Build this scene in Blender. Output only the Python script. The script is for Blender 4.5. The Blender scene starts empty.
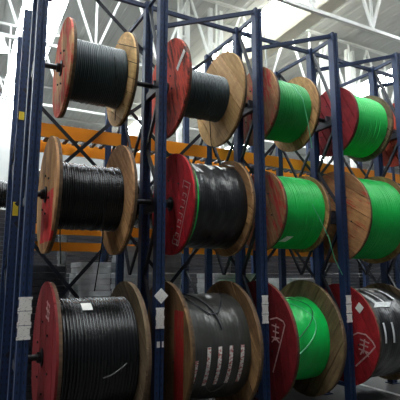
import bpy, math, random
from mathutils import Vector, Matrix
random.seed(7)
sc = bpy.context.scene
COL = sc.collection
R_ = math.radians

# ------------------------------------------------------------------ camera
EYE = 1.62
cd = bpy.data.cameras.new('camera')
cam = bpy.data.objects.new('camera', cd)
COL.objects.link(cam)
cam.location = (-0.566, -4.865, EYE)
cam.rotation_euler = (R_(90 + 9.30), 0, R_(-27.35))
cd.sensor_width = 36
cd.lens = 455.4 / 400 * 36
cd.clip_end = 200
sc.camera = cam

# ------------------------------------------------------------------ world, exposure
w = bpy.data.worlds.new('world')
sc.world = w
w.use_nodes = True
bg = w.node_tree.nodes['Background']
bg.inputs[0].default_value = (0.85, 0.92, 1.0, 1)
bg.inputs[1].default_value = 1.0
sc.view_settings.view_transform = 'Standard'
sc.view_settings.look = 'None'
sc.view_settings.exposure = 0.0
sc.view_settings.gamma = 1.0
sc.view_settings.use_curve_mapping = False
SKYLIGHT = 27.0          # brightness of the daylight roof sheets
LAMP = 25.0

# ------------------------------------------------------------------ materials
def lin(c):
    def g(v):
        v /= 255.0
        return v / 12.92 if v <= 0.04045 else ((v + 0.055) / 1.055) ** 2.4
    return (g(c[0]), g(c[1]), g(c[2]), 1)

def new_mat(name):
    m = bpy.data.materials.new(name)
    m.use_nodes = True
    nt = m.node_tree
    return m, nt, nt.nodes['Principled BSDF']

def node(nt, t, **kw):
    n = nt.nodes.new(t)
    for k, v in kw.items():
        setattr(n, k, v)
    return n

def ramp(nt, stops):
    r = node(nt, 'ShaderNodeValToRGB')
    e = r.color_ramp.elements
    while len(e) < len(stops):
        e.new(0.5)
    for i, (p, c) in enumerate(stops):
        e[i].position = p
        e[i].color = c if len(c) == 4 else (*c, 1)
    return r

def mix(nt, fac, a, b, blend='MIX'):
    n = node(nt, 'ShaderNodeMix', data_type='RGBA', blend_type=blend)
    if isinstance(fac, float):
        n.inputs[0].default_value = fac
    else:
        nt.links.new(fac, n.inputs[0])
    for v, i in ((a, 6), (b, 7)):
        if isinstance(v, tuple):
            n.inputs[i].default_value = v
        else:
            nt.links.new(v, n.inputs[i])
    return n.outputs[2]

def coords(nt, scale=(1, 1, 1), turn=0.0, shift=0.0):
    """object coordinates turned about X first (into the board direction), then stretched"""
    tc = node(nt, 'ShaderNodeTexCoord')
    m1 = node(nt, 'ShaderNodeMapping')
    m1.inputs['Rotation'].default_value = (-turn, 0, 0)
    mp = node(nt, 'ShaderNodeMapping')
    mp.inputs['Scale'].default_value = scale
    mp.inputs['Location'].default_value = (shift, shift * 1.7, shift * 0.6)
    nt.links.new(tc.outputs['Object'], m1.inputs[0])
    nt.links.new(m1.outputs[0], mp.inputs[0])
    return mp.outputs[0]

def noise(nt, vec, scale, detail=4, rough=0.6):
    n = node(nt, 'ShaderNodeTexNoise')
    n.inputs['Scale'].default_value = scale
    n.inputs['Detail'].default_value = detail
    n.inputs['Roughness'].default_value = rough
    nt.links.new(vec, n.inputs['Vector'])
    return n.outputs[0]

def bump(nt, p, h, strength=0.3, dist=0.01):
    b = node(nt, 'ShaderNodeBump')
    b.inputs['Strength'].default_value = strength
    b.inputs['Distance'].default_value = dist
    nt.links.new(h, b.inputs['Height'])
    nt.links.new(b.outputs[0], p.inputs['Normal'])

def simple(name, col, rough=0.6, metal=0.0, var=0.15, vscale=6.0, spec=0.5, bmp=0.0):
    """colour with a little wear and mottling"""
    m, nt, p = new_mat(name)
    v = coords(nt)
    n = noise(nt, v, vscale, 5)
    c = lin(col)
    lo = tuple(x * (1 - var) for x in c[:3]) + (1,)
    hi = tuple(min(1, x * (1 + var)) for x in c[:3]) + (1,)
    r = ramp(nt, [(0.3, lo), (0.7, hi)])
    nt.links.new(n, r.inputs[0])
    nt.links.new(r.outputs[0], p.inputs['Base Color'])
    p.inputs['Roughness'].default_value = rough
    p.inputs['Metallic'].default_value = metal
    p.inputs['Specular IOR Level'].default_value = spec
    if bmp:
        bump(nt, p, n, bmp)
    return m

def wood(name, angle, light, dark, paint=None, cover=0.0, streak=0.0, seed=0.0, band=None):
    """board material: grain along the boards, each board its own tone, optional worn paint.
    cover 0..1 is how much of the paint is left; band=(lo,hi) keeps the paint to a strip across the boards"""
    m, nt, p = new_mat(name)
    L = nt.links
    v = coords(nt, (1, 1.0, 9), angle, seed)
    g = noise(nt, v, 3.0, 6, 0.65)
    r = ramp(nt, [(0.28, lin(dark)), (0.72, lin(light))])
    L.new(g, r.inputs[0])
    oi = node(nt, 'ShaderNodeObjectInfo')      # each board carries its own tone as its object colour
    col = mix(nt, 1.0, r.outputs[0], oi.outputs['Color'], 'MULTIPLY')
    # grey weathering and knots
    vb = coords(nt, (1, 1, 1), angle, seed)
    n2 = noise(nt, vb, 5.0, 5)
    r2 = ramp(nt, [(0.42, (0, 0, 0)), (0.72, (1, 1, 1))])
    L.new(n2, r2.inputs[0])
    k = node(nt, 'ShaderNodeMath', operation='MULTIPLY')
    k.inputs[1].default_value = 0.6
    L.new(r2.outputs[0], k.inputs[0])
    col = mix(nt, k.outputs[0], col, tuple(x * 0.55 for x in lin(dark)[:3]) + (1,))
    if paint:
        vs = coords(nt, (1, 1, 2.0 + streak), angle, seed * 3.1)
        n3 = noise(nt, vs, 2.6, 6, 0.7)
        t = 1.0 - cover
        lo_, hi_ = 0.2 + 0.55 * t, 0.3 + 0.55 * t
        r3 = ramp(nt, [(lo_, (0, 0, 0)), (hi_, (1, 1, 1))])
        L.new(n3, r3.inputs[0])
        f = r3.outputs[0]
        if band:
            s = node(nt, 'ShaderNodeSeparateXYZ')
            L.new(coords(nt), s.inputs[0])
            for axis, lo, hi in band:
                a1 = node(nt, 'ShaderNodeMath', operation='GREATER_THAN'); a1.inputs[1].default_value = lo
                a2 = node(nt, 'ShaderNodeMath', operation='LESS_THAN'); a2.inputs[1].default_value = hi
                L.new(s.outputs[axis], a1.inputs[0]); L.new(s.outputs[axis], a2.inputs[0])
                for q in (a1, a2):
                    mu = node(nt, 'ShaderNodeMath', operation='MULTIPLY')
                    L.new(f, mu.inputs[0]); L.new(q.outputs[0], mu.inputs[1])
                    f = mu.outputs[0]
        n4 = noise(nt, vs, 9.0, 3)
        pc = lin(paint)
        r4 = ramp(nt, [(0.3, tuple(x * 0.7 for x in pc[:3])), (0.75, tuple(min(1, x * 1.25) for x in pc[:3]))])
        L.new(n4, r4.inputs[0])
        col = mix(nt, f, col, mix(nt, 0.5, r4.outputs[0], mix(nt, 1.0, r4.outputs[0], oi.outputs['Color'], 'MULTIPLY')))
    L.new(col, p.inputs['Base Color'])
    p.inputs['Roughness'].default_value = 0.75
    p.inputs['Specular IOR Level'].default_value = 0.3
    bump(nt, p, g, 0.25, 0.004)
    return m

def post_paint(name, col):
    """blue enamel with the two rows of dark slots punched in an upright"""
    m, nt, p = new_mat(name)
    L = nt.links
    v = coords(nt)
    n = noise(nt, v, 4.0, 5)
    c = lin(col)
    r = ramp(nt, [(0.3, tuple(x * 0.75 for x in c[:3])), (0.72, tuple(x * 1.2 for x in c[:3]))])
    L.new(n, r.inputs[0])
    s = node(nt, 'ShaderNodeSeparateXYZ')
    L.new(v, s.inputs[0])
    def mth(op, a, b=None):
        q = node(nt, 'ShaderNodeMath', operation=op)
        for i, t in enumerate((a, b)):
            if t is None: continue
            if isinstance(t, (int, float)): q.inputs[i].default_value = t
            else: L.new(t, q.inputs[i])
        return q.outputs[0]
    fz = mth('FRACT', mth('MULTIPLY', s.outputs['Z'], 12.5))
    hz = mth('LESS_THAN', fz, 0.42)
    ax = mth('ABSOLUTE', s.outputs['X'])
    hx = mth('MULTIPLY', mth('GREATER_THAN', ax, 0.021), mth('LESS_THAN', ax, 0.031))
    hole = mth('MULTIPLY', hz, hx)
    front = mth('LESS_THAN', s.outputs['Y'], -0.03)
    hole = mth('MULTIPLY', hole, front)
    L.new(mix(nt, hole, r.outputs[0], (0.004, 0.005, 0.008, 1)), p.inputs['Base Color'])
    p.inputs['Roughness'].default_value = 0.5
    return m

def printed(name, base, ink, scale=60.0, thr=0.55):
    """paper with a block of tiny unreadable print"""
    m, nt, p = new_mat(name)
    v = coords(nt, (1, 1, 1.6))
    n = noise(nt, v, scale, 2)
    r = ramp(nt, [(thr - 0.04, lin(base)), (thr + 0.06, lin(ink))])
    nt.links.new(n, r.inputs[0])
    nt.links.new(r.outputs[0], p.inputs['Base Color'])
    p.inputs['Roughness'].default_value = 0.6
    return m

def glow(name, col, strength):
    m, nt, p = new_mat(name)
    p.inputs['Base Color'].default_value = (0.8, 0.82, 0.85, 1)
    p.inputs['Emission Color'].default_value = (*col, 1)
    p.inputs['Emission Strength'].default_value = strength
    return m

BLUE = post_paint('blue_enamel', (22, 47, 84))
BLUE_BAR = simple('blue_bar', (28, 44, 76), 0.5)
DARKBAR = simple('dark_brace_steel', (24, 28, 38), 0.5, 0.0)
STEEL = simple('dark_axle_steel', (50, 50, 52), 0.42, 0.7)
ORANGE = simple('orange_enamel', (255, 154, 32), 0.4, 0, 0.04)
WHITE_STEEL = simple('white_painted_steel', (226, 228, 224), 0.55, 0, 0.05)
CREAM = simple('cream_painted_steel', (226, 220, 200), 0.55, 0, 0.05)
ROOF = simple('grey_roof_sheet', (192, 194, 192), 0.6, 0, 0.06, 0.6)
WALL = simple('pale_wall_cladding', (150, 152, 150), 0.7, 0, 0.06, 0.5)
DARKWALL = simple('light_cutting_wall_cladding', (52, 54, 58), 0.7, 0, 0.1, 0.5)  # dark so the unseen front wall bounces little light onto the racks
FLOOR = simple('worn_concrete', (62, 60, 57), 0.5, 0, 0.25, 1.2)
LINE = simple('white_floor_paint', (215, 215, 208), 0.6, 0, 0.2, 12)
PAPER = printed('label_paper', (232, 230, 222), (176, 174, 168), 60, 0.62)
PAPER_PLAIN = simple('plain_paper', (236, 234, 226), 0.6, 0, 0.05)
STRIP = printed('strip_label', (226, 222, 216), (190, 110, 104), 40, 0.52)
STENCIL = simple('white_stencil_paint', (196, 150, 146), 0.7, 0, 0.25, 30)
RUBBER = simple('black_cable_jacket', (16, 18, 19), 0.26, 0, 0.2, 5)
TEAL = simple('blue_black_cable_jacket', (44, 58, 60), 0.4, 0, 0.2, 5)
GREEN = simple('green_cable_jacket', (10, 186, 76), 0.42, 0, 0.14, 4)
GREEN2 = simple('bright_green_cable_jacket', (40, 205, 92), 0.42, 0, 0.14, 4)
GREENWRAP = simple('green_smooth_jacket', (12, 196, 84), 0.3, 0, 0.1, 3)
BLACKWRAP = simple('black_stretch_wrap', (24, 25, 27), 0.3, 0, 0.3, 14, 0.6, 0.7)
GREYWRAP = simple('grey_black_stretch_wrap', (58, 58, 54), 0.3, 0, 0.25, 5, 0.6, 0.15)
TAPE = simple('pale_tape_and_sheen', (205, 208, 206), 0.35, 0, 0.3, 25)  # real tape, and the painted reflections on the black film
TAIL_GREEN = simple('pale_green_cable_end', (96, 190, 140), 0.45)
GREYFILM = simple('grey_shrink_film', (208, 210, 210), 0.3, 0, 0.2, 9, 0.6, 0.3)
DARKGOODS = simple('charcoal_goods', (40, 42, 46), 0.5, 0, 0.2, 6)
PALLET = simple('pallet_wood', (150, 120, 84), 0.8, 0, 0.2, 8)
YELLOW = simple('yellow_tag_paint', (226, 200, 50), 0.6)

# ------------------------------------------------------------------ mesh helpers
class MB:
    def __init__(s):
        s.v, s.f = [], []
    def add(s, vs, fs):
        b = len(s.v)
        s.v += [tuple(v) for v in vs]
        s.f += [tuple(i + b for i in f) for f in fs]
        return s
    def box(s, a, b):
        (x0, y0, z0), (x1, y1, z1) = a, b
        return s.add([(x0, y0, z0), (x1, y0, z0), (x1, y1, z0), (x0, y1, z0), (x0, y0, z1), (x1, y0, z1), (x1, y1, z1), (x0, y1, z1)],
                     [(0, 3, 2, 1), (4, 5, 6, 7), (0, 1, 5, 4), (1, 2, 6, 5), (2, 3, 7, 6), (3, 0, 4, 7)])
    def bar(s, p, q, w, h, up=(0, 0, 1)):
        p, q = Vector(p), Vector(q)
        d = (q - p).normalized()
        u = Vector(up)
        if abs(d.dot(u)) > 0.98: u = Vector((0, 1, 0))
        a = d.cross(u).normalized() * w / 2
        b = a.cross(d).normalized() * h / 2
        vs = [c + sa * a + sb * b for c in (p, q) for sa, sb in ((-1, -1), (1, -1), (1, 1), (-1, 1))]
        return s.add(vs, [(0, 1, 2, 3), (7, 6, 5, 4), (0, 4, 5, 1), (1, 5, 6, 2), (2, 6, 7, 3), (3, 7, 4, 0)])
    def prism(s, poly, h0, h1, axis='z'):
        """extrude a 2D polygon; axis x: poly is (y, z); axis z: (x, y)"""
        n = len(poly)
        def P(a, b, h):
            return (h, a, b) if axis == 'x' else ((a, h, b) if axis == 'y' else (a, b, h))
        vs = [P(a, b, h0) for a, b in poly] + [P(a, b, h1) for a, b in poly]
        fs = [tuple(range(n))[::-1], tuple(range(n, 2 * n))] + [(i, (i + 1) % n, n + (i + 1) % n, n + i) for i in range(n)]
        return s.add(vs, fs)
    def tube(s, pts, r, n=8):
        pts = [Vector(p) for p in pts]
        vs, fs = [], []
        ref = Vector((0.31, 0.83, 0.46))
        for i, p in enumerate(pts):
            d = (pts[min(i + 1, len(pts) - 1)] - pts[max(i - 1, 0)]).normalized()
            a = d.cross(ref).normalized()
            b = d.cross(a)
            for k in range(n):
                t = 2 * math.pi * k / n
                vs.append(p + r * (math.cos(t) * a + math.sin(t) * b))
        for i in range(len(pts) - 1):
            for k in range(n):
                fs.append((i * n + k, i * n + (k + 1) % n, (i + 1) * n + (k + 1) % n, (i + 1) * n + k))
        fs.append(tuple(range(n))[::-1])
        fs.append(tuple(range((len(pts) - 1) * n, len(pts) * n)))
        return s.add(vs, fs)
    def disc(s, x0, x1, r, n=56, hole=0.0):
        """a wheel of axis X"""
        if not hole:
            return s.prism([(r * math.cos(2 * math.pi * k / n), r * math.sin(2 * math.pi * k / n)) for k in range(n)], x0, x1, 'x')
        vs, fs = [], []
        for k in range(n):
            t = 2 * math.pi * k / n
            c, z = math.cos(t), math.sin(t)
            vs += [(x0, r * c, r * z), (x1, r * c, r * z), (x1, hole * c, hole * z), (x0, hole * c, hole * z)]
        for k in range(n):
            for j in range(4):
                a, b = 4 * k + j, 4 * k + (j + 1) % 4
                c, d = 4 * ((k + 1) % n) + (j + 1) % 4, 4 * ((k + 1) % n) + j
                fs.append((a, b, c, d))
        return s.add(vs, fs)
    def patch(s, x0, x1, r, a0, a1, t=0.003, n=8, skew=0.0):
        """a curved sheet on a cylinder of axis X; angle 0 faces -Y, 90 is the top (degrees)"""
        vs, fs = [], []
        for i in range(n + 1):
            u = i / n
            a = R_(a0 + (a1 - a0) * u)
            for rr in (r, r + t):
                for x in (x0, x1):
                    vs.append((x + skew * u, -rr * math.cos(a), rr * math.sin(a)))
        for i in range(n):
            b, c = 4 * i, 4 * i + 4
            fs += [(b, b + 1, c + 1, c), (b + 2, c + 2, c + 3, b + 3), (b, c, c + 2, b + 2), (b + 1, b + 3, c + 3, c + 1)]
        fs += [(0, 2, 3, 1), (4 * n, 4 * n + 1, 4 * n + 3, 4 * n + 2)]
        return s.add(vs, fs)
    def mesh(s, name, mat, smooth=False):
        me = bpy.data.meshes.new(name)
        me.from_pydata(s.v, [], s.f)
        me.materials.append(mat)
        if smooth:
            me.polygons.foreach_set('use_smooth', [True] * len(me.polygons))
        me.update()
        return me
    def build(s, name, mat, parent=None, loc=None, smooth=False, label=None):
        return put(name, s.mesh(name, mat, smooth), parent, loc, label)

def put(name, me, parent=None, loc=None, label=None):
    o = bpy.data.objects.new(name, me)
    COL.objects.link(o)
    if parent: o.parent = parent
    if loc: o.location = loc
    if label: o['label'] = label
    return o

def empty(name, loc, label, cat, group=None):
    o = bpy.data.objects.new(name, None)
    COL.objects.link(o)
    o.location = loc
    o.empty_display_size = 0.1
    tag(o, label, cat, group)
    return o

def tag(o, label, cat, group=None):
    o['label'] = label
    o['category'] = cat
    if group: o['group'] = group
    return o

def struct(o, label=None):
    o['kind'] = 'structure'
    if label: o['label'] = label
    return o

# ------------------------------------------------------------------ the hall
HX0, HX1, HY0, HY1, HZ = -16.0, 40.0, -6.6, 27.0, 12.0
struct(MB().box((HX0, HY0, -0.2), (HX1, HY1, 0)).build('floor', FLOOR), 'dark worn concrete warehouse floor')
struct(MB().box((HX0, HY1, 0), (HX1, HY1 + 0.2, HZ)).build('wall_back', WALL), 'pale cladding wall at the far end of the hall')
struct(MB().box((HX0 - 0.2, HY0, 0), (HX0, HY1, HZ)).build('wall_left', WALL), 'pale cladding wall left of the racks')
struct(MB().box((HX1, HY0, 0), (HX1 + 0.2, HY1, HZ)).build('wall_right', WALL), 'pale cladding wall beyond the last rack bays')
struct(MB().box((HX0, HY0 - 0.2, 0), (HX1, HY0, HZ)).build('wall_front', DARKWALL), 'unseen dark cladding wall behind the aisle, set close to cut light')  # out of view; kept near and dark to dim the lower tiers

# roof: sheets of cladding between daylight strips that run across the rack row
STRIPS = [(-7.7, -6.2), (0.77, 2.31), (9.27, 10.9), (18.2, 19.8), (27.0, 28.6)]
edges = [HX0] + [e for s_ in STRIPS for e in s_] + [HX1]
ceiling = struct(MB().box((HX0 - 0.2, HY0 - 0.2, HZ + 0.12), (HX1 + 0.2, HY1 + 0.2, HZ + 0.2)).build('ceiling', ROOF), 'grey sheet roof with daylight strips')
for i in range(0, len(edges), 2):
    mb = MB()
    x0, x1 = edges[i], edges[i + 1]
    # trapezoid ribs along Y
    n = max(2, int((x1 - x0) / 0.55))
    prof = []
    for k in range(n):
        a = x0 + (x1 - x0) * k / n
        st = (x1 - x0) / n
        prof += [(a, HZ), (a + st * 0.62, HZ), (a + st * 0.7, HZ + 0.02), (a + st * 0.92, HZ + 0.02)]
    prof.append((x1, HZ))
    poly = prof + [(x1, HZ + 0.11), (x0, HZ + 0.11)]
    mb.prism(poly, HY0, HY1, 'y')
    mb.build('roof_sheet', ROOF, ceiling)
SKYMAT = glow('daylit_roof_sheet', (0.92, 0.97, 1.0), SKYLIGHT)
for i, (x0, x1) in enumerate(STRIPS):
    o = struct(MB().box((x0, HY0, HZ + 0.03), (x1, HY1, HZ + 0.09)).build('window_%d' % (i + 1), SKYMAT), 'bright translucent daylight strip in the roof')
    for k in range(14):
        y = HY0 + 1.4 + k * 2.8
        MB().box((x0, y - 0.03, HZ - 0.06), (x1, y + 0.03, HZ + 0.03)).build('glazing_bar', WHITE_STEEL, o)
for k in range(7):
    y = HY0 + 2 + k * 5.0
    MB().box((HX0, y - 0.05, HZ - 0.14), (HX1, y + 0.05, HZ)).build('purlin', ROOF, ceiling)

def truss(y, label, x0=-8.5, n=17):
    t = empty('roof_truss', (x0, y, 8.6), label, 'truss', 'white roof trusses')
    L = n * 2.25
    zt = 3.2
    MB().bar((0, 0, 0), (L, 0, 0), 0.1, 0.1).build('bottom_chord', WHITE_STEEL, t)
    MB().bar((0, 0, zt), (L, 0, zt), 0.1, 0.1).build('top_chord', WHITE_STEEL, t)
    me = {}
    for s_ in (-1, 0, 1):
        me[s_] = MB().bar((0, 0, 0.06), (s_ * 1.125, 0, zt - 0.06), 0.07 if s_ else 0.06, 0.07 if s_ else 0.06, (0, 1, 0)).mesh('web', WHITE_STEEL)
    for k in range(n + 1):
        for s_ in (-1, 0, 1):
            if 0 <= k * 2.25 + s_ * 1.125 <= L:
                put('web', me[s_], t, (k * 2.25, 0, 0))
    return t
truss(3.7, 'white web truss nearest above the drum racks')
truss(8.9, 'white web truss next behind the rack row')
truss(14.2, 'white web truss far behind the rack row')

g_ = empty('roof_girder', (9.75, 0, 10.55), 'cream steel roof girder running away along the daylight strip', 'girder')
MB().box((-0.06, -6.5, 0), (0.06, 26.8, 1.2)).build('girder_web', CREAM, g_)
MB().box((-0.28, -6.5, -0.06), (0.28, 26.8, 0)).build('bottom_flange', CREAM, g_)

def column(x, y, wid, label):
    c = empty('lattice_column', (x, y, 0), label, 'column', 'white lattice columns')
    for s_ in (-1, 1):
        MB().box((s_ * wid / 2 - 0.07, -0.08, 0), (s_ * wid / 2 + 0.07, 0.08, 11.7)).build('column_leg', WHITE_STEEL, c)
    bm = MB().box((-wid / 2 + 0.07, -0.03, 0), (wid / 2 - 0.07, 0.03, 0.07)).mesh('batten', WHITE_STEEL)
    for k in range(14):
        put('batten', bm, c, (0, 0, 0.4 + k * 0.82))
column(7.4, 9.25, 0.46, 'wide white lattice column above the gap between second and third drums')
column(6.05, 9.25, 0.3, 'narrow white lattice column above the dark thin-cable drum')
column(12.9, 9.25, 0.3, 'narrow white lattice column right of the cream girder')
column(14.4, 9.25, 0.34, 'white lattice column above the rightmost top drum')

lamp = empty('high_bay_lamp', (-0.05, 8.6, 8.0), 'round glowing high bay lamp hanging by the left picture edge', 'lamp')
prof = [(0.05, 0.45), (0.09, 0.42), (0.11, 0.25), (0.24, 0.02), (0.26, 0.0)]
mb = MB(); n = 24
vs = [(r * math.cos(2 * math.pi * k / n), r * math.sin(2 * math.pi * k / n), z) for r, z in prof for k in range(n)]
fs = [(i * n + k, i * n + (k + 1) % n, (i + 1) * n + (k + 1) % n, (i + 1) * n + k) for i in range(len(prof) - 1) for k in range(n)]
mb.add(vs, fs).build('lamp_shade', WHITE_STEEL, lamp, smooth=True)
MB().prism([(0.23 * math.cos(2 * math.pi * k / n), 0.23 * math.sin(2 * math.pi * k / n)) for k in range(n)], 0.0, 0.02).build('lamp_lens', glow('lamp_lens', (1, 0.98, 0.93), LAMP), lamp)
MB().tube([(0, 0, 0.44), (0, 0.3, 0.62)], 0.015, 6).build('hanger', WHITE_STEEL, lamp)

for (a, b, lab) in (((4.85, -3.2, 0.001), (4.85, 0.62, 0.001), 'white painted line on the floor beside the rightmost bottom drum'),):
    o = MB().bar(a, b, 0.07, 0.004).build('floor_line', LINE)
    tag(o, lab, 'floor line')

# ------------------------------------------------------------------ drum rack
P = 1.345
G = 0.24
ZT, ZM, ZB = 3.851, 2.439, 0.819
PX = [i * P - 0.02 for i in range(6)]
rack = empty('cable_drum_rack', (PX[0], 0, 0), 'tall navy blue steel rack carrying three tiers of cable drums', 'rack')
RX = PX[0]
# upright with a groove down its face
hw, d0, d1, t = 0.05, -0.05, 0.05, 0.006
poly = [(-hw, d1), (-hw, d0), (-0.014, d0), (-0.010, d0 + 0.016), (0.010, d0 + 0.016), (0.014, d0), (hw, d0), (hw, d1),
        (hw - t, d1), (hw - t, d0 + t), (0.019, d0 + t), (0.014, d0 + 0.016 + t), (-0.014, d0 + 0.016 + t), (-0.019, d0 + t), (-hw + t, d0 + t), (-hw + t, d1)]
def upright_mesh(h):
    mb = MB()
    n = len(poly)
    vs = [(a, b, z) for z in (0.0, h) for a, b in poly]
    fs = [(i, (i + 1) % n, n + (i + 1) % n, n + i) for i in range(n)]
    # caps as quads along the folded sheet
    m_ = [(0, 1, 14, 15), (1, 2, 13, 14), (2, 3, 12, 13), (3, 4, 11, 12), (4, 5, 10, 11), (5, 6, 9, 10), (6, 7, 8, 9)]
    fs += [tuple(reversed(q)) for q in m_] + [tuple(i + n for i in q) for q in m_]
    return mb.add(vs, fs).mesh('post', BLUE)
up_front, up_rear = upright_mesh(5.11), upright_mesh(5.08)
plate_me = MB().box((-0.075, -0.075, 0), (0.075, 0.075, 0.012)).mesh('base_plate', BLUE_BAR)
front_posts = []
for i, x in enumerate(PX):
    pf = put('post', up_front, rack, (x - RX, -G, 0))
    front_posts.append(pf)
    pr = put('post', up_rear, rack, (x - RX, G, 0))
    for q in (pf, pr): put('base_plate', plate_me, q)
    # axle bearers between the two legs at each tier
    for z in (ZT, ZM, ZB):
        mb = MB()
        mb.prism([(-G + 0.02, -0.115), (G - 0.02, -0.115), (G - 0.02, -0.033), (0.09, -0.033), (0.07, 0.05), (0.045, 0.05), (0.03, -0.033),
                  (-0.03, -0.033), (-0.045, 0.05), (-0.07, 0.05), (-0.09, -0.033), (-G + 0.02, -0.033)], -0.03, 0.03, 'x')
        mb.build('axle_bearer', DARKBAR, rack, (x - RX, 0, z))
    # lacing of the frame
    for ya, za, yb, zb in ((G, 5.0, -G, 4.02), (-G, 3.70, G, 3.12), (G, 3.12, -G, 2.56), (-G, 2.28, G, 1.62), (G, 1.62, -G, 0.98), (-G, 0.66, G, 0.24)):
        MB().bar((0, ya * 0.84, za), (0, yb * 0.84, zb), 0.035, 0.035, (1, 0, 0)).build('diagonal_brace', DARKBAR, rack, (x - RX, 0, 0))
    for z in (5.03, 0.2):
        MB().bar((0, -G + 0.03, z), (0, G - 0.03, z), 0.035, 0.05).build('horizontal_brace', BLUE_BAR, rack, (x - RX, 0, 0))
for i in range(5):
    x0, x1 = PX[i] - RX, PX[i + 1] - RX
    MB().bar((x0 + 0.045, G, 5.03), (x1 - 0.045, G, 5.03), 0.04, 0.05).build('top_rail', BLUE_BAR, rack)
    MB().bar((x1 - 0.03, -G, 5.07), (x0 + 0.03, G, 4.74), 0.04, 0.05).build('tie_bar', BLUE_BAR, rack)
# location tags on the front uprights
def post_tag(i, z0, z1, wid=0.115, dx=0.0, turn=0.0, mat=PAPER, tab=True, label=None):
    h = z1 - z0
    hw_ = wid / 2
    if tab:   # card with narrower neck, in its clip
        pl = [(-hw_, 0), (hw_, 0), (hw_, h * 0.2), (hw_ * 0.86, h * 0.26), (hw_ * 0.86, h * 0.8), (hw_, h * 0.86), (hw_, h), (-hw_, h), (-hw_, h * 0.86), (-hw_ * 0.86, h * 0.8), (-hw_ * 0.86, h * 0.26), (-hw_, h * 0.2)]
    else:
        pl = [(-hw_, 0), (hw_, 0), (hw_, h), (-hw_, h)]
    if turn:
        c, s_ = math.cos(turn), math.sin(turn)
        pl = [(a * c - (b - h / 2) * s_, a * s_ + (b - h / 2) * c + h / 2) for a, b in pl]
    MB().prism(pl, -0.056, -0.051, 'y').build('location_tag', mat, front_posts[i], (dx, 0, z0), label=label)
for k in range(3): post_tag(0, 1.03 + k * 0.13, 1.155 + k * 0.13, 0.125, label='white paper location card clipped to the upright')
post_tag(1, 1.34, 1.455, 0.115, 0.01, R_(45), tab=False, label='square white card turned on its corner')
post_tag(1, 1.165, 1.275, 0.1, label='white paper location card')
post_tag(1, 1.06, 1.17, 0.1, label='white paper location card')
post_tag(1, 0.87, 0.93, 0.035, -0.015, tab=False, mat=PAPER_PLAIN)
post_tag(1, 0.87, 0.93, 0.02, 0.035, tab=False, mat=PAPER_PLAIN)
for k in range(3): post_tag(2, 1.05 + k * 0.11, 1.155 + k * 0.11, 0.095, label='white paper location card clipped to the upright')
for k in range(3): post_tag(3, 1.0 + k * 0.12, 1.11 + k * 0.12, 0.1, label='white paper location card clipped to the upright')

# ------------------------------------------------------------------ cable drums
T = 0.055
TP = 0.024
def flange(parent, x_face, R, angle, mat, core, outer_left, nb=7, label=None):
    """wooden disc: a solid core layer and a layer of boards on the face that looks left (-X)"""
    core_o = MB().disc(x_face + TP, x_face + T, R - 0.004, 56).build('flange', core, parent, label=label)
    c, s_ = math.cos(angle), math.sin(angle)
    wts = [random.uniform(0.85, 1.15) for _ in range(nb)]
    tot = sum(wts)
    e = -R
    for j in range(nb):
        a, b = e + 0.005, e + 2 * R * wts[j] / tot - 0.005
        e = b + 0.005
        if j == 0: a = -R * 0.9995
        if j == nb - 1: b = R * 0.9995
        m = 10
        up = [(math.sqrt(max(0, R * R - q * q)), q) for q in (a + (b - a) * k / m for k in range(m + 1))]
        pl = up + [(-p_, q) for p_, q in reversed(up)]
        # drop doubled points at the tips
        cl = [pl[0]]
        for q in pl[1:]:
            if (q[0] - cl[-1][0]) ** 2 + (q[1] - cl[-1][1]) ** 2 > 1e-8: cl.append(q)
        if (cl[0][0] - cl[-1][0]) ** 2 + (cl[0][1] - cl[-1][1]) ** 2 < 1e-8: cl.pop()
        pl = [(p_ * c - q * s_, p_ * s_ + q * c) for p_, q in cl]
        off = random.uniform(0, 0.003)
        pk = MB().prism(pl, x_face + off, x_face + TP, 'x').build('plank', mat, core_o)
        tone = random.uniform(0.62, 1.2)
        pk.color = (tone, tone * random.uniform(.94, 1.0), tone * random.uniform(.84, 1.0), 1)
    return core_o

def coil(parent, x0, x1, Rc, turns, mat, rough_=0.004, smooth_wrap=False, label=None, seed=0):
    """cable wound as a helix of ridges (or a smooth wrapped barrel with faint ridges)"""
    rnd = random.Random(seed)
    nseg = 72
    per = 8 if not smooth_wrap else 3
    pitch = (x1 - x0) / turns
    rr = pitch / 2
    jit = [rnd.uniform(-rough_, rough_) for _ in range(turns + 3)]
    wob = [rnd.uniform(0, 6.28) for _ in range(turns + 3)]
    cols = turns * per + 1
    vs, fs = [], []
    for k in range(nseg):
        th = 2 * math.pi * k / nseg
        for c in range(cols):
            u = c / per
            ph = u - k / nseg
            tn = int(math.floor(ph)) + 1
            fr = ph - math.floor(ph)
            bumpz = math.sqrt(max(0.0, 1 - (2 * fr - 1) ** 2)) * rr * (1.35 if not smooth_wrap else 0.25)
            r = Rc - rr * 1.35 + bumpz + jit[tn] + rough_ * 0.7 * math.sin(3 * th + wob[tn])
            if smooth_wrap:
                r = Rc - rr * 0.25 + bumpz + 0.004 * math.sin(5 * th + u * 0.9) + 0.002 * math.sin(9 * th - u * 1.7)
            vs.append((x0 + pitch * u, -r * math.cos(th), r * math.sin(th)))
    for k in range(nseg):
        k2 = (k + 1) % nseg
        for c in range(cols - 1):
            fs.append((k * cols + c, k2 * cols + c, k2 * cols + c + 1, k * cols + c + 1))
    return MB().add(vs, fs).build('cable_coil', mat, parent, smooth=True, label=label)

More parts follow.
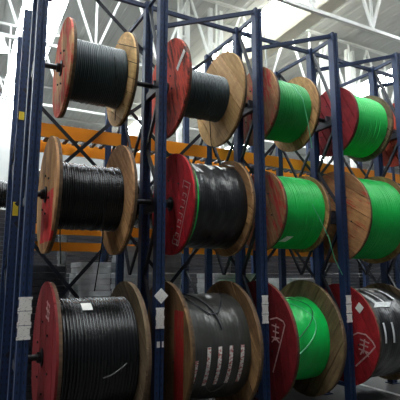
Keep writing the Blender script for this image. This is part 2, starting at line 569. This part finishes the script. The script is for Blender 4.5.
RED = (176, 40, 40)
W_PALE = ((248, 212, 150), (198, 154, 102))
W_WARM = ((220, 172, 118), (146, 104, 68))
W_GREY = ((150, 128, 100), (88, 72, 54))
CORE = wood('flange_edge_wood', 0.4, (112, 88, 64), (66, 52, 40))
RED_EDGE = wood('red_flange_edge', 0.4, (120, 80, 62), (80, 58, 48), RED, 0.35)
DR = {}
def drum(key, bay, z, o, wdt, R, Rc, turns, cmat, left, right, label, la=1.2, ra=0.7, wrap=False, rough_=0.004, left_edge=None, axle=True, nb=7):
    o = max(o, 0.068)
    xl = bay * P + o
    base = empty('cable_drum', (xl, 0, z - R), label, 'cable drum', 'cable drums on the blue rack')
    # children are laid out round the drum's own axle
    lf = flange(base, 0.0, R, la, left, left_edge or CORE, True, nb)
    rf = flange(base, wdt, R, ra, right, CORE, False, nb)
    cc = coil(base, T + 0.001, wdt, Rc, turns, cmat, rough_, wrap, seed=len(DR))
    hp = MB().disc(-0.012, -0.0005, 0.085, 24).build('hub_plate', STEEL, base)
    bme = MB().disc(-0.012, -0.0005, 0.011, 8).mesh('bolt', STEEL)
    for k in range(6):
        t_ = 2 * math.pi * k / 6 + 0.3
        put('bolt', bme, lf, (0, 0.6 * Rc * math.cos(t_), 0.6 * Rc * math.sin(t_)))
    x_a = PX[bay] + 0.006 - xl
    x_b = PX[bay + 1] - 0.006 - xl
    ax = MB().tube([(x_a, 0, 0), (-0.07, 0, 0), (x_b, 0, 0)], 0.03, 16).build('axle', STEEL, base, smooth=False)
    MB().disc(-0.052, -0.014, 0.05, 18).build('axle_collar', STEEL, ax)
    MB().disc(wdt + T + 0.002, wdt + T + 0.05, 0.05, 18).build('axle_collar', STEEL, ax)
    for ch in base.children:
        ch.location = (ch.location[0], ch.location[1], ch.location[2] + R)
    DR[key] = dict(base=base, lf=lf, rf=rf, cc=cc, R=R, Rc=Rc, w=wdt, xl=xl, z=z)
    return base

# top tier
drum('T1', 0, ZT, .238, .655, .539, .335, 30, TEAL,
     wood('faded_red_boards', 1.35, (240, 196, 146), (196, 148, 104), (218, 92, 76), .58, 1, 1.0), wood('pale_boards_a', .5, *W_PALE),
     'drum of blue-black cable with faded red and bare boards, top tier nearest the left end', 1.35, .5)
drum('T2', 1, ZT, .142, .728, .605, .292, 34, TEAL,
     wood('scuffed_red_boards', 1.25, (120, 74, 62), (74, 50, 46), (222, 92, 76), .64, 4, 2.0), wood('pale_boards_b', .9, *W_PALE),
     'bright red faced drum with a thin winding of dark cable and pale right disc', 1.25, .9, left_edge=RED_EDGE)
drum('T3', 2, ZT, .037, .66, .527, .405, 30, simple('shaded_green_cable_jacket', (16, 150, 66), 0.42, 0, 0.14, 4),  # green jacket darkened to paint in the shade on this drum
     wood('pink_stained_boards', 1.3, (196, 150, 110), (150, 108, 78), (178, 56, 58), .52, 3, 3.0), wood('pale_boards_c', 1.1, *W_WARM),
     'drum of green cable on the top tier with pink-stained boards and a loose pale tail', 1.3, 1.1, rough_=.006)
drum('T4', 3, ZT, .089, .691, .512, .445, 34, GREEN2,
     wood('maroon_boards', 1.1, (130, 80, 70), (90, 60, 54), (150, 42, 50), .95, 0, 4.0), wood('brown_boards_a', .8, *W_GREY),
     'maroon faced drum full of bright green cable on the top tier', 1.1, .8, left_edge=RED_EDGE, rough_=.006)
drum('T5', 4, ZT, .09, .69, .52, .42, 30, TEAL,
     wood('orange_red_boards', 1.2, (190, 110, 76), (140, 80, 60), (196, 78, 56), .8, 0, 5.0), wood('brown_boards_b', .8, *W_WARM),
     'orange-red faced drum glimpsed behind the far right upright, top tier', 1.2, .8)
# middle tier
drum('M1', 0, ZM, .150, .734, .61, .352, 30, RUBBER,
     wood('bare_boards_red_patch', 1.45, (196, 150, 100), (136, 100, 66), (196, 44, 44), .78, 1, 6.0, band=(('Z', -.5, .0), ('Y', -.45, .22))), wood('warm_boards_a', .75, *W_WARM),
     'drum of black cable with bare wooden discs and a red patch, middle tier left end', 1.45, .75, rough_=.005)
drum('M2', 1, ZM, .216, .747, .598, .505, 24, BLACKWRAP,
     wood('solid_red_boards', 1.3, (150, 70, 60), (100, 54, 48), (190, 34, 46), 1.0, 0, 7.0), wood('warm_boards_b', .6, *W_WARM),
     'red faced drum in black stretch wrap with a stencilled panel, middle tier', 1.3, .6, wrap=True, left_edge=CORE)
drum('M3', 2, ZM, .132, .689, .524, .478, 32, GREEN,
     wood('bare_boards_red_scrawl', 1.2, (190, 146, 104), (140, 102, 70), (186, 54, 50), .48, 4, 8.0), wood('warm_boards_c', .9, *W_WARM),
     'drum of green cable with bare boards scrawled in red, middle tier, third bay', 1.2, .9, rough_=.006)
drum('M4', 3, ZM, .068, .786, .655, .585, 36, GREEN,
     wood('bare_boards_red_scrawl_b', .55, (196, 146, 98), (146, 102, 66), (180, 60, 46), .36, 5, 9.0), wood('warm_boards_d', .8, *W_WARM),
     'largest drum of green cable with bare wooden disc, middle tier at the right', .55, .8, rough_=.006)
# bottom tier
drum('B1', 0, ZB, .201, .814, .73, .565, 24, RUBBER,
     wood('glossy_red_boards', 1.5, (140, 70, 60), (100, 54, 50), (120, 25, 29), .9, 2, 10.0), wood('grey_boards_a', .7, *W_GREY),
     'large red faced drum of thick black cable with white label, bottom tier left end', 1.5, .7, nb=8)
drum('B2', 1, ZB, .126, .808, .73, .58, 18, GREYWRAP,
     wood('bare_boards_red_stripe', 1.55, (152, 116, 78), (100, 74, 50), (168, 38, 36), .8, 2, 11.0, band=(('Y', -.56, -.33), ('Z', -.7, .43))), wood('grey_boards_b', .95, (170, 132, 90), (104, 78, 52)),
     'large drum in grey-black wrap with red-striped boards and white strip labels', 1.55, .95, wrap=True, nb=8)
drum('B3', 2, ZB, .075, .70, .728, .51, 20, GREENWRAP,
     wood('dark_red_boards', 1.4, (110, 60, 54), (80, 46, 44), (116, 22, 28), .97, 0, 12.0), wood('grey_boards_c', 2.2, (158, 130, 98), (96, 76, 56)),
     'large dark red faced drum of smooth green cable, bottom tier', 1.4, 2.2, wrap=True, nb=9)
drum('B4', 3, ZB, .068, .83, .675, .60, 20, BLACKWRAP,
     wood('stencilled_red_boards', 1.1, (130, 62, 56), (90, 50, 46), (160, 32, 38), .97, 0, 13.0), wood('grey_boards_d', .9, *W_GREY),
     'red faced drum in shiny black wrap by the floor line, bottom tier right', 1.1, .9, wrap=True, nb=8)

def deco(key, mb, name, mat, label=None, smooth=False, under='cc'):
    """a mesh laid out round the axle of a drum, child of its coil, left or right flange"""
    d = DR[key]
    return mb.build(name, mat, d[under], None, smooth, label)

def arc_tube(pts, r=0.006):
    return MB().tube(pts, r, 6)

def onr(x, r, a):
    return (x, -r * math.cos(R_(a)), r * math.sin(R_(a)))

# stencil strokes on the left faces, flat strips just proud of the boards; u runs along +Y, v up
def strokes(key, segs, wid, label, name='stencil_mark'):
    mb = MB()
    for (a, b) in segs:
        mb.bar((-0.0015, a[0], a[1]), (-0.0015, b[0], b[1]), wid, 0.003, (1, 0, 0))
    return deco(key, mb, name, STENCIL, label, under='lf')

def panel_strokes():
    # tall slanted outline with a column of small worn marks, as on the photograph's face
    A, B, C_, D_ = (-.36, .22), (-.53, .15), (-.22, -.50), (-.06, -.46)
    S = [(A, B), (B, C_), (C_, D_), (D_, (-.11, -.37)), (A, (-.335, .14))]
    rnd = random.Random(3)
    n = 9
    for k in range(n):
        u = (k + .7) / (n + .4)
        def at(a, du):
            v = u + du
            l = (A[0] + (D_[0] - A[0]) * v, A[1] + (D_[1] - A[1]) * v)
            r = (B[0] + (C_[0] - B[0]) * v, B[1] + (C_[1] - B[1]) * v)
            return (l[0] + (r[0] - l[0]) * a, l[1] + (r[1] - l[1]) * a)
        S += [(at(.25, 0), at(.75, 0))]
        if k % 2: S += [(at(.25, 0), at(.3, .05))]
        if k % 3: S += [(at(.75, .0), at(.7, .055))]
    return S
strokes('M2', panel_strokes(), 0.011, 'white stencilled panel of worn block marks')
strokes('B3', [((-.25, .27), (-.39, .30)), ((-.39, .30), (-.51, .27)), ((-.51, .27), (-.54, .23)), ((-.54, .23), (-.44, 0.0)), ((-.44, 0.0), (-.29, -.33)),
               ((-.29, .21), (-.43, .19)), ((-.31, .14), (-.42, .13)), ((-.28, .07), (-.43, .07)), ((-.37, .23), (-.35, .04)), ((-.35, .07), (-.28, .01)), ((-.35, .07), (-.43, .02))],
        0.016, 'white stencilled emblem with a barred character')
strokes('B4', [((-.25, .01), (-.34, .05)), ((-.34, .05), (-.47, .04)), ((-.47, .04), (-.57, -.03)), ((-.57, -.03), (-.615, -.09)), ((-.615, -.09), (-.51, -.19)), ((-.51, -.19), (-.27, -.38)),
               ((-.37, -.03), (-.52, -.06)), ((-.36, -.09), (-.50, -.11)), ((-.34, -.15), (-.50, -.18)), ((-.45, -.02), (-.41, -.20)), ((-.42, -.15), (-.36, -.22)), ((-.43, -.16), (-.50, -.23))],
        0.018, 'white stencilled emblem with a barred character')
# torn white paper slip on the bright red drum, pale scuffs on the large red drum
deco('T2', MB().bar((-0.003, -.52, .27), (-0.003, -.32, .12), .06, .004, (1, 0, 0)), 'paper_slip', PAPER, 'torn white slip on the red face', under='lf')
deco('B4', MB().bar((-0.003, -.425, .41), (-0.003, -.355, .33), .1, .004, (1, 0, 0)), 'paper_card', PAPER_PLAIN, 'small white card on the red face', under='lf')
strokes('B1', [((-.12, .54), (-.30, .50)), ((-.10, .48), (-.30, .44)), ((-.16, .55), (-.18, .38)), ((-.26, .52), (-.27, .36)), ((-.1, .40), (-.28, .38))], 0.02, 'pale worn stencil marks on the red face')

CORD_END = simple('dull_grey_cord', (96, 96, 92), .5)
# paper, film and painted reflections on the coils
d = DR['B1']
deco('B1', MB().patch(.30, .40, d['Rc'] + .003, 54, 66), 'paper_label', PAPER_PLAIN, 'small white paper label on the black cable')
deco('B1', arc_tube([onr(.46 + .22 * k / 8, d['Rc'] + .006, -14 + 12 * (k / 8) ** 1.6) for k in range(9)], .005), 'cable_end', CORD_END, 'pale loose cable end')
d = DR['B2']
for k, x in enumerate((.10, .245, .375, .51, .65)):
    deco('B2', MB().patch(x, x + .042, d['Rc'] + .006, -34 + (k == 0) * 4, 6 - (k == 0) * 12, skew=0.02), 'strip_label', STRIP, 'white strip label with red print')
deco('B2', arc_tube([onr(.16 + .30 * math.sin(k / 12 * 1.5), d['Rc'] + .008, 92 - 70 * k / 12) for k in range(13)], .008), 'tie_cord', DARKBAR)
deco('B2', arc_tube([onr(.10 + .62 * k / 14, d['Rc'] + .008, 88 - 48 * math.sin(math.pi * k / 14)) for k in range(15)], .008), 'tie_cord', DARKBAR)
deco('B2', arc_tube([onr(.30 + .22 * k / 8, d['Rc'] + .008, -36 - 10 * math.sin(math.pi * k / 8)) for k in range(9)], .005), 'cable_end', CORD_END)
d = DR['M2']
for x, a0, a1, s_ in ((.14, 40, 78, .03), (.34, 48, 84, .02), (.50, 52, 86, .03), (.20, 40, 50, .05)):
    deco('M2', MB().patch(x, x + .035, d['Rc'] + .008, a0, a1, skew=-s_), 'tape_strip', TAPE, 'crinkled pale tape over the black wrap')
deco('M2', MB().patch(.655, .735, d['R'] - .06, 62, 74, .004), 'paper_card', PAPER_PLAIN, 'white card tucked under the right disc')
deco('M2', MB().disc(T + .001, .105, .53, 48, .40), 'green_turn', GREEN, 'green cable showing at the edge of the wrap')
d = DR['B4']
for x, a0, a1, s_, wd in ((.10, 58, 80, .05, .03), (.22, 44, 70, .12, .07), (.40, 46, 78, .16, .03), (.16, 38, 46, -.1, .30), (.62, 50, 76, .06, .05)):  # pale patches paint the reflections on the crinkled black film
    deco('B4', MB().patch(x, x + wd, d['Rc'] + .008, a0, a1, skew=-s_), 'film_fold_sheen', TAPE, 'pale fold of wrapping film with its reflection painted in')
for x in (.19, .34):
    deco('B4', MB().patch(x, x + .03, d['Rc'] + .008, -6, 18), 'strip_label', GREYFILM, 'white strip label')
d = DR['B3']
deco('B3', arc_tube([onr(.10 + .42 * math.sin(math.pi * k / 18), d['Rc'] + .008, 78 - 100 * k / 18) for k in range(19)], .006), 'tie_cord', TAIL_GREEN)
deco('B3', arc_tube([onr(.28 + .28 * math.sin(math.pi * k / 18 + .2), d['Rc'] + .008, 80 - 72 * k / 18) for k in range(19)], .006), 'tie_cord', simple('dark_green_cord', (20, 96, 52), .5))
d = DR['M3']
deco('M3', MB().patch(.10, .20, d['Rc'] + .006, -58, -46, skew=.07), 'strip_label', PAPER, 'pale sticker under the green cable')

# loose tails hanging from the drums (points round each axle)
def tail(key, pts, r, mat, label=None):
    fine = []
    for i in range(len(pts) - 1):
        for k in range(6):
            u = k / 6
            fine.append(tuple(pts[i][j] * (1 - u) + pts[i + 1][j] * u for j in range(3)))
    fine.append(pts[-1])
    deco(key, arc_tube(fine, r), 'cable_tail', mat, label)
tail('M3', [(.45, -.50, .05), (.56, -.49, -.10), (.72, -.48, -.36), (.82, -.46, -.62), (.98, -.42, -.82)], .006, TAIL_GREEN, 'loose green cable tail')
tail('T3', [(.42, -.30, .30), (.50, -.42, .05), (.56, -.43, -.25), (.62, -.42, -.60)], .006, TAIL_GREEN, 'loose pale green cable tail')
tail('M1', [(.10, -.33, -.10), (.10, -.35, -.45), (.12, -.35, -.72)], .006, RUBBER)
tail('M1', [(.52, -.33, -.10), (.52, -.35, -.45), (.49, -.34, -.72), (.46, -.33, -.98)], .006, RUBBER)
tail('T2', [(.42, -.29, -.05), (.43, -.31, -.35), (.45, -.31, -.70), (.52, -.30, -.86)], .005, RUBBER)
tail('T1', [(.50, -.33, .10), (.52, -.35, -.2), (.52, -.35, -.62)], .004, RUBBER)

# ------------------------------------------------------------------ the orange-beam rack behind
OX = [-0.06 + 1.295 * k for k in range(0, 8)]
OY0, OY1 = 0.86, 1.62
orack = empty('pallet_rack', (OX[0], OY0, 0), 'blue pallet rack with orange beams standing behind the drums', 'rack')
op = MB().box((-0.045, -0.035, 0), (0.045, 0.035, 4.92)).mesh('post', BLUE)
for i, x in enumerate(OX):
    for y in (OY0, OY1):
        put('post', op, orack, (x - OX[0], y - OY0, 0))
    zz = [0.3, 1.0, 1.7, 2.4, 3.1, 3.8]
    for k in range(5):
        a, b = (0, OY1 - OY0) if k % 2 else (OY1 - OY0, 0)
        MB().bar((0, a, zz[k]), (0, b, zz[k + 1]), .03, .03, (1, 0, 0)).build('diagonal_brace', DARKBAR, orack, (x - OX[0], 0, 0))
for z_, h_ in ((3.47, .10), (2.30, .16)):
    MB().box((-.03, -.045, z_), (.03, -.0355, z_ + h_)).build('warning_tag', YELLOW, orack, label='small yellow tag on the end post')
bmx = 1.295 - .09
for z in (3.30, 2.10):
    bm = MB().prism([(0.0, 0), (0.0, .17), (.05, .17), (.05, .13), (.03, .12), (.03, 0)] if z > 3 else [(0.0, 0), (0.0, .12), (.05, .12), (.05, .09), (.03, .08), (.03, 0)], 0.0, bmx, 'x').mesh('beam', ORANGE)
    for i in range(len(OX) - 1):
        for y in (-.045, OY1 - OY0 - .03):
            put('beam', bm, orack, (OX[i] - OX[0] + .045, y, z - (0.16 if (z < 3 and y > 0) else 0)))
    if z > 3:
        bars_ = MB().box((0, 0, 0), (.05, OY1 - OY0 - .1, .03)).mesh('deck_bar', DARKBAR)
        for i in range(len(OX) - 1):
            for k in range(9):
                put('deck_bar', bars_, orack, (OX[i] - OX[0] + .1 + k * .13, .03, z + .135))

# ties between the two racks and the long flat braces behind the drums, parts of the drum rack
for k, x in enumerate(PX[1:5]):
    xo = OX[k + 1]
    MB().bar((x - RX, G + .05, 5.0), (xo - RX, OY0 - .05, 4.9), .035, .045).build('tie_bar', BLUE_BAR, rack)
    for z0, z1 in ((3.05, 3.55), (1.62, 2.12)):
        MB().bar((x - RX - .05, .58, z0), (x - RX, G + .06, z1), .03, .03, (1, 0, 0)).build('tie_bar', DARKBAR, rack)
        MB().bar((x - RX - .05, .58, z0), (xo - RX, OY0 - .06, z1 + .1), .03, .03, (1, 0, 0)).build('tie_bar', DARKBAR, rack)
for k in range(5):
    x0, x1 = OX[k] - RX, OX[k + 1] - RX
    for n_, (za, zb) in enumerate(((4.85, 3.72), (3.85, 2.62), (2.22, 0.72))):
        if k == 0 and n_ == 0: za, zb = 6.15, 4.95
        y_ = .775 if n_ else .78
        if not (k == 0 and n_ == 0):
            MB().bar((x0, y_, za), (x1, y_, zb), .045, .008, (0, 1, 0)).build('cross_brace', DARKBAR, rack)
            MB().bar((x0, y_ + .01, zb - (.2 if n_ == 1 else 0)), (x1, y_ + .01, za - (.05 if n_ == 1 else 0)), .045, .008, (0, 1, 0)).build('cross_brace', DARKBAR, rack)
MB().bar((.55 - RX, G + .03, 5.05), (PX[1] - RX - .02, G + .05, 4.42), .045, .008, (0, 1, 0)).build('cross_brace', DARKBAR, rack)

# goods standing in and behind that rack, the dark far row added: film-wrapped stacks on pallets, layer by layer
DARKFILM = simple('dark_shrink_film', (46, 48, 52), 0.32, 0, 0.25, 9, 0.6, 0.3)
def wrapped_stack(x, y, wd, dp, layers, lh, label, mat=GREYFILM, group='film-wrapped stacks in the rear rack'):
    b = empty('wrapped_pallet_stack', (x, y, 0), label, 'pallet stack', group)
    for k in range(3):
        MB().box((-wd / 2 + k * (wd - .1) / 2, -dp / 2, 0), (-wd / 2 + k * (wd - .1) / 2 + .1, dp / 2, .1)).build('pallet_block', PALLET, b)
    MB().box((-wd / 2, -dp / 2, .1), (wd / 2, dp / 2, .125)).build('pallet_deck', PALLET, b)
    rnd = random.Random(int(x * 100))
    for k in range(layers):
        e = rnd.uniform(-.012, .012)
        z = .127 + k * lh
        c = .02
        pl = [(-wd / 2 + c, -dp / 2), (wd / 2 - c, -dp / 2), (wd / 2, -dp / 2 + c), (wd / 2, dp / 2 - c), (wd / 2 - c, dp / 2), (-wd / 2 + c, dp / 2), (-wd / 2, dp / 2 - c), (-wd / 2, -dp / 2 + c)]
        MB().prism([(a + e, q) for a, q in pl], z, z + lh - .006).build('wrapped_layer', mat, b)
wrapped_stack(0.95, 1.24, .40, .62, 23, .072, 'narrow grey film-wrapped stack behind the first bay')
wrapped_stack(1.74, 1.24, .82, .62, 26, .072, 'grey film-wrapped stack behind the upright with the diamond card')
wrapped_stack(3.12, 1.24, .86, .62, 21, .072, 'grey film-wrapped stack behind the dark red bottom drum')
wrapped_stack(4.46, 1.24, .86, .62, 20, .072, 'grey film-wrapped stack behind the rightmost bottom drum')
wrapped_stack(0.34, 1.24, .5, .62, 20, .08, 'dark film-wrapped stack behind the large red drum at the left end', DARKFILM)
for k, (x, lay) in enumerate(((-2.2, 30), (-.95, 32), (.45, 33), (1.7, 31), (2.95, 33), (4.2, 30), (5.5, 32), (6.8, 31), (8.1, 33), (9.4, 30), (10.7, 32))):  # row added to darken the background; its left end carries the far drum
    wrapped_stack(x, 4.4, 1.1, 1.0, lay, .08, 'tall dark wrapped stack added to darken the gaps beyond the orange-beam rack, %s of its row from the left' % ('first', 'second', 'third', 'fourth', 'fifth', 'sixth', 'seventh', 'eighth', 'ninth', 'tenth', 'last')[k], DARKFILM, 'added dark stacks in the far row')

def rear_drum(x, y, z, R, wd, label, face, cmat=RUBBER):
    b = empty('cable_drum', (x, y, z - R), label, 'cable drum', 'small drums behind the rack')
    for xx in (0, wd):
        MB().disc(xx, xx + .03, R, 36).build('flange', face, b, (0, 0, R))
    c = coil(b, .03, wd, R * .85, 14, cmat, .003, seed=int(x * 10))
    c.location = (0, 0, R)
for k, nm in enumerate(('behind the left black cable drum', 'behind the stencilled red drum', 'behind the scrawled green drum', 'behind the largest green drum', 'at the far right')):
    rear_drum(OX[k] + .14, 1.24, 2.605, .42, 1.0, 'dark drum added on the lower orange beams to block rear light, ' + nm, DARKGOODS)  # drums added in each bay to block light from the rear
rear_drum(-.42, 4.3, 3.1, .3, .55, 'dark drum end lying on a far stack by the left picture edge', DARKGOODS)
